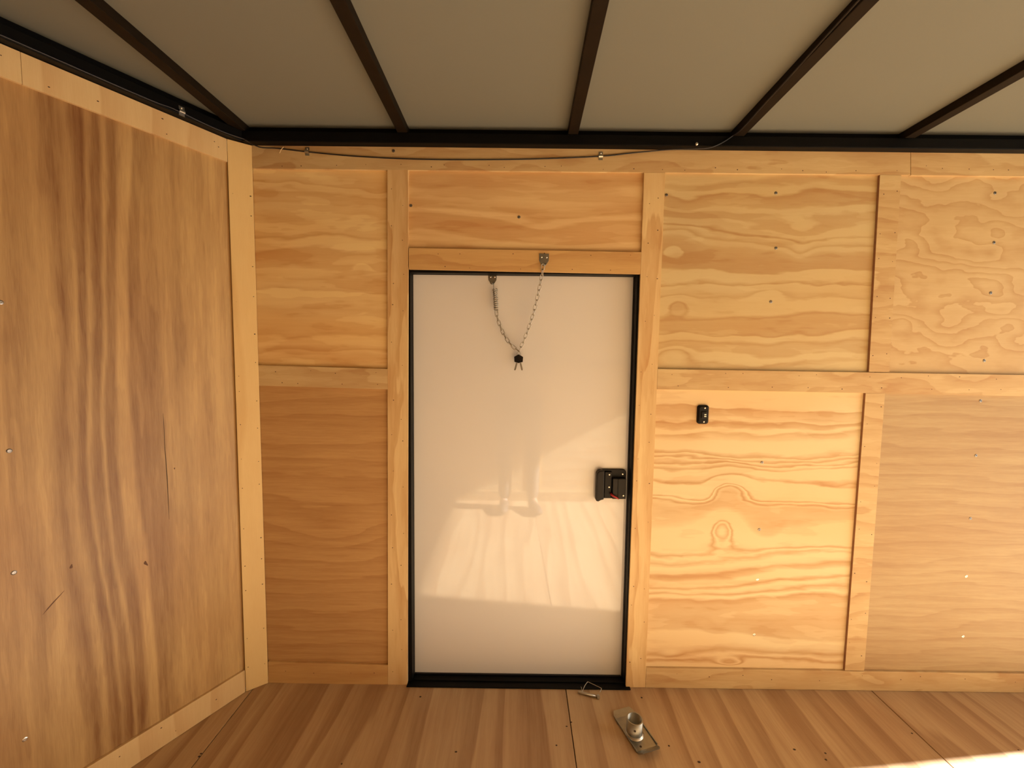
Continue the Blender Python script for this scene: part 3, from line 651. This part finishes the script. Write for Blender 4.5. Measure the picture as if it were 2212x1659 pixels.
def clip(p, nrm, label, tang):
    t = Vector(tang).normalized(); n = Vector(nrm).normalized(); upv = Vector((0, 0, 1))
    M = Matrix((t, -n, upv)).transposed().to_4x4(); c = tag(empty('cable_clip', p), label, 'cable clip', 'metal clips holding the wire'); c.matrix_basis = Matrix.Translation(p) @ M
    bb = bmesh.new()                     # strap bowed over the wire with a flat tab
    pr = [(-.013, 0), (-.005, 0), (-.0045, -.004), (-.002, -.0062), (.002, -.0062), (.0045, -.004), (.005, 0), (.016, 0)]
    top = [(z, y-.0012) for z, y in pr]
    prism(bb, [(-.0075, y, z) for z, y in pr]+[(-.0075, y, z) for z, y in reversed(top)], (.015, 0, 0)); obj('strap', bb, zinc, c)
    s_ = bpy.data.objects.new('screw', ME_T); COL.objects.link(s_); s_.parent = c; s_.matrix_basis = Matrix.Translation((0, -.0012, .0110)) @ Vector((0, -1, 0)).to_track_quat('Z', 'Y').to_matrix().to_4x4()
    return c
clip(wl_(664,328.5,0), (0,-1,0), 'small metal clip on the wire nearest the wall corner', X); clip(wl_(1297.5,338,0), (0,-1,0), 'small metal clip on the wire above the right of the door', X)
clip(nose_pt((ns_(383,250)-N_O).dot(N_DIR), RZ+.010, RF), N_IN, 'small metal clip on the black rail above the angled wall', N_DIR)
bb = bmesh.new(); a_, c_ = wl_(612.5,317.5,-.006), wl_(604,330.5,-.003)
sweep(bb, [a_, (a_+c_)/2+Vector((0, -.003, 0)), c_], .0012, 4); tag(obj('cable_tie', bb, tan_nylon), 'tan cable tie tail on the wire beside the wall corner', 'cable tie')
b_o = tag(empty('rail_bolt', wl_(1505,311,-RF)), 'shiny bolt head on the black rail above the door wall', 'bolt')
bb = bmesh.new(); rs = lathe(bb, [(.0058, 0), (.0056, .0022), (.003, .0042), (.0006, .0046)], 12, Vector((0, -1, 0)).to_track_quat('Z', 'Y').to_matrix().to_4x4()); bb.faces.new(rs[-1]); obj('bolt_head', bb, chrome, b_o, True)

# ------------------------------------------------------------------ jack foot plate on the floor
fa, fb_ = fl_(1342, 1534, .004), fl_(1407, 1630, .004)
axis = (fb_-fa); axis.z = 0; FL = axis.length; ang = math.atan2(axis.y, axis.x)
jf = tag(empty('jack_foot', (fa+fb_)/2*1), 'galvanised trailer jack foot plate with round socket lying on the floor', 'jack foot'); jf.location.z = 0; jf.rotation_euler = (0, 0, ang)
hl = FL/2; W2 = .041
bb = bmesh.new()
prof = [(-hl, .0105), (-hl+.014, .0068), (-hl+.026, .0045), (hl-.022, .0045), (hl-.012, .009), (hl, .0185)]
up_ = [(x, z) for x, z in prof]; dn = [(x, z-.004) for x, z in prof]
poly = up_+list(reversed(dn)); wy = lambda x: W2-(.008 if abs(x) > hl-.001 else 0); A = [bb.verts.new((x, -wy(x), z)) for x, z in poly]; B_ = [bb.verts.new((x, wy(x), z)) for x, z in poly]; n = len(poly)
for k in range(n): bb.faces.new((A[k], A[(k+1) % n], B_[(k+1) % n], B_[k]))
for k in range(len(prof)-1):
    i0, i1 = k, k+1; j0, j1 = n-1-k, n-2-k
    bb.faces.new((A[i0], A[j0], A[j1], A[i1])); bb.faces.new((B_[i0], B_[i1], B_[j1], B_[j0]))
obj('base_plate', bb, zinc_dull, jf)
bb = bmesh.new()
for s_ in (-1, 1): box(bb, (-hl+.024, s_*W2-.002, .0042), (hl-.024, s_*W2+.002, .009), .001)
obj('side_flange', bb, zinc_dull, jf)
sc = fl_(1370, 1583, .0045); mw = Matrix.Translation(jf.location) @ Matrix.Rotation(ang, 4, 'Z'); sl_ = mw.inverted() @ sc
bb = bmesh.new(); RT = .0275; HT = .058
rs = lathe(bb, [(RT, .0045), (RT, HT), (RT-.0035, HT), (RT-.0035, .006)], 28, Matrix.Translation((sl_.x, sl_.y, 0))); bb.faces.new(rs[-1]); sk = obj('socket', bb, zinc_dull, jf, False)
for p in sk.data.polygons: p.use_smooth = len(p.vertices) == 4 and abs(p.normal.z) < .5
bb = bmesh.new(); lathe(bb, [(RT, .0105), (RT+.0015, .0095), (RT+.005, .0045)], 28, Matrix.Translation((sl_.x, sl_.y, 0))); obj('weld_bead', bb, zinc, jf, True)
for hx, hz_, dr in ((None, .034, 0),):
    cdir = Vector((CAM.x-sc.x+.10, CAM.y-sc.y, 0)).normalized(); hp_ = Vector((sc.x, sc.y, 0))+cdir*(RT-.0006); hp_.z = .036
    M = mw.inverted() @ Matrix.Translation(hp_) @ cdir.to_track_quat('Z', 'Y').to_matrix().to_4x4()
    bb = bmesh.new(); rs = lathe(bb, [(.0042, 0), (.0040, .0012)], 12, M); bb.faces.new(rs[-1]); obj('pin_hole', bb, hole_dark, jf)
h2 = mw.inverted() @ fl_(1384, 1612.5, .0048)
bb = bmesh.new(); rs = lathe(bb, [(.0042, .0040), (.0040, .0049)], 12, Matrix.Translation((h2.x, h2.y, 0))); bb.faces.new(rs[-1]); obj('bolt_hole', bb, hole_dark, jf)

# ------------------------------------------------------------------ wire lock pin
pa, pb = fl_(1248, 1494.5, .0055), fl_(1291, 1505, .0055)
lp = tag(empty('lock_pin', (pa.x, pa.y, 0)), 'wire-bail locking pin lying against the black door threshold', 'lock pin'); P0 = Vector(lp.location)
bb = bmesh.new(); sweep(bb, [pa-P0, pa.lerp(pb, .06)-P0, pb-P0], [.003, .0048, .0048], 10); obj('pin_shaft', bb, zinc, lp, True)
bb = bmesh.new(); d_ = (pb-pa).normalized(); sweep(bb, [pb-P0-d_*.001, pb-P0+d_*.005], [.0085, .0085], 12); sweep(bb, [pb-P0+d_*.003, pb-P0+d_*.008], .005, 10); obj('pin_collar', bb, zinc, lp)
bb = bmesh.new()
w1, w2, w3, w4 = fl_(1257.5,1492.5,.006), wl_(1269.5,1472,.0), wl_(1299,1486.5,-.02), fl_(1298,1491,.004)
w2 = fl_(1269.5,1472.5,.016); w3 = fl_(1299.5,1487,.010)
sweep(bb, smooth_path([pa.lerp(pb, .22)-P0+Vector((0, 0, .004)), w1.lerp(w2, .45)-P0+Vector((0,0,.003)), w1.lerp(w2, .93)-P0, w2.lerp(w3, .06)-P0, w2.lerp(w3, .5)-P0, w2.lerp(w3, .95)-P0, w3.lerp(w4, .6)-P0, w4.lerp(pb, .35)-P0+Vector((0,0,.001))], 4), .0013, 6); obj('wire_bail', bb, zinc, lp, True)
bb = bmesh.new(); q_ = fl_(1256, 1487, .006); sweep(bb, [pa.lerp(pb, .2)-P0+Vector((0,0,.003)), q_-P0+Vector((0,0,.004)), fl_(1254.5,1483.5,.010)-P0], .0011, 6); obj('bail_hook', bb, zinc, lp, True)

# ------------------------------------------------------------------ person taking the picture, mirrored in the door
PX, PY = .06, -1.80
per = tag(empty('person', (PX, PY, 0)), 'person standing on the floor, mirrored as two legs in the white door', 'person')
skin_m = plain('skin', (.45, .27, .18), .5); denim = plain('grey_trousers', (.16, .13, .10), .8, noise=.2, nscale=80); shirt_m = plain('dull_shirt', (.30, .24, .18), .8, noise=.1); shoe_m = plain('dark_shoes', (.10, .075, .055), .6); hair_m = plain('brown_hair', (.05, .03, .02), .6, noise=.4, nscale=120)
def skin_obj(name, vs_, es_, rad, mat, root=0, sub=2):
    me = bpy.data.meshes.new(name); me.from_pydata(vs_, es_, []); me.materials.append(mat)
    o = bpy.data.objects.new(name, me); COL.objects.link(o); o.parent = per
    md = o.modifiers.new('skin', 'SKIN'); md.use_smooth_shade = True
    for i, r_ in enumerate(rad): me.skin_vertices[0].data[i].radius = r_ if isinstance(r_, tuple) else (r_, r_)
    me.skin_vertices[0].data[root].use_root = True
    o.modifiers.new('sub', 'SUBSURF').levels = sub; o.modifiers['sub'].render_levels = sub
    return o
V_ = [(0,0,.95),(0,0,1.10),(0,0,1.28),(0,.0,1.42),(0,.0,1.50),(0,.03,1.58),(0,.035,1.68),
      (-.17,0,1.42),(-.25,.03,1.16),(-.125,.11,1.21),(-.085,.135,1.25), (.17,0,1.42),(.25,.03,1.16),(.125,.11,1.21),(.085,.135,1.25),
      (-.10,0,.90),(-.115,.02,.50),(-.12,-.01,.09),(-.125,.10,.035), (.10,0,.90),(.115,.02,.50),(.12,-.01,.09),(.16,.10,.035)]
E_ = [(0,1),(1,2),(2,3),(3,4),(4,5),(5,6),(3,7),(7,8),(8,9),(9,10),(3,11),(11,12),(12,13),(13,14),(0,15),(15,16),(16,17),(17,18),(0,19),(19,20),(20,21),(21,22)]
RD = [(.15,.11),(.14,.10),(.16,.11),(.13,.09),.055,(.072,.085),(.065,.075), .06,.045,.034,.028,.06,.045,.034,.028, .085,.055,.038,.028,.085,.055,.038,.028]
skin_obj('body', V_, E_, RD, skin_m)
skin_obj('trousers', [(0,0,.97),(-.10,0,.88),(-.115,.02,.50),(-.12,-.01,.08),(.10,0,.88),(.115,.02,.50),(.12,-.01,.08)], [(0,1),(1,2),(2,3),(0,4),(4,5),(5,6)], [(.165,.125),.098,.070,.056,.098,.070,.056], denim)
skin_obj('shirt', [(0,0,.93),(0,0,1.12),(0,0,1.28),(0,0,1.43),(-.17,0,1.42),(-.235,.02,1.22),(.17,0,1.42),(.235,.02,1.22)], [(0,1),(1,2),(2,3),(3,4),(4,5),(3,6),(6,7)], [(.168,.128),(.16,.12),(.175,.125),(.12,.09),.072,.064,.072,.064], shirt_m)
for sx, dx in ((-1, -.01), (1, .05)):
    skin_obj('shoe', [(sx*.12,-.06,.05),(sx*.12,.02,.055),(sx*.12+dx*.6,.12,.042),(sx*.12+dx,.19,.036)], [(0,1),(1,2),(2,3)], [(.040,.044),(.045,.05),(.045,.036),(.036,.028)], shoe_m)
for sx in (-1, 1):                                    # fingers curled round the phone edges
    for k in range(4):
        zf_ = 1.275+.019*k; skin_obj('finger', [(sx*.085,.150,zf_-.01),(sx*.089,.180,zf_),(sx*.084,.203,zf_+.004),(sx*.066,.2045,zf_+.004)], [(0,1),(1,2),(2,3)], [.010,.009,.008,.007], skin_m, 0, 1)
    skin_obj('thumb', [(sx*.075,.145,1.26),(sx*.060,.158,1.29),(sx*.040,.166,1.315)], [(0,1),(1,2)], [.011,.010,.008], skin_m, 0, 1)
skin_obj('hair', [(0,-.02,1.66),(0,.0,1.735),(0,.045,1.765)], [(0,1),(1,2)], [(.072,.07),(.076,.085),(.05,.05)], hair_m)
for sx in (-1, 1):
    bb = bmesh.new(); bmesh.ops.create_uvsphere(bb, u_segments=10, v_segments=6, radius=.011, matrix=Matrix.Translation((sx*.030, .107, 1.655))); obj('eye', bb, plain('eye_white', (.5, .45, .4), .2), per, True)
ph = tag(empty('phone', (PX, PY+.188, 1.31)), 'dark phone held up in both hands by the person', 'phone')
bb = bmesh.new(); prism(bb, [(x, 0, z) for x, z in rrect(.150, .072, .010)], (0, -.008, 0), .001); obj('phone_case', bb, black_plastic, ph)
bb = bmesh.new(); box(bb, (-.070, .0, .008), (-.044, .002, .030), .001); obj('camera_bump', bb, black_plastic2, ph)
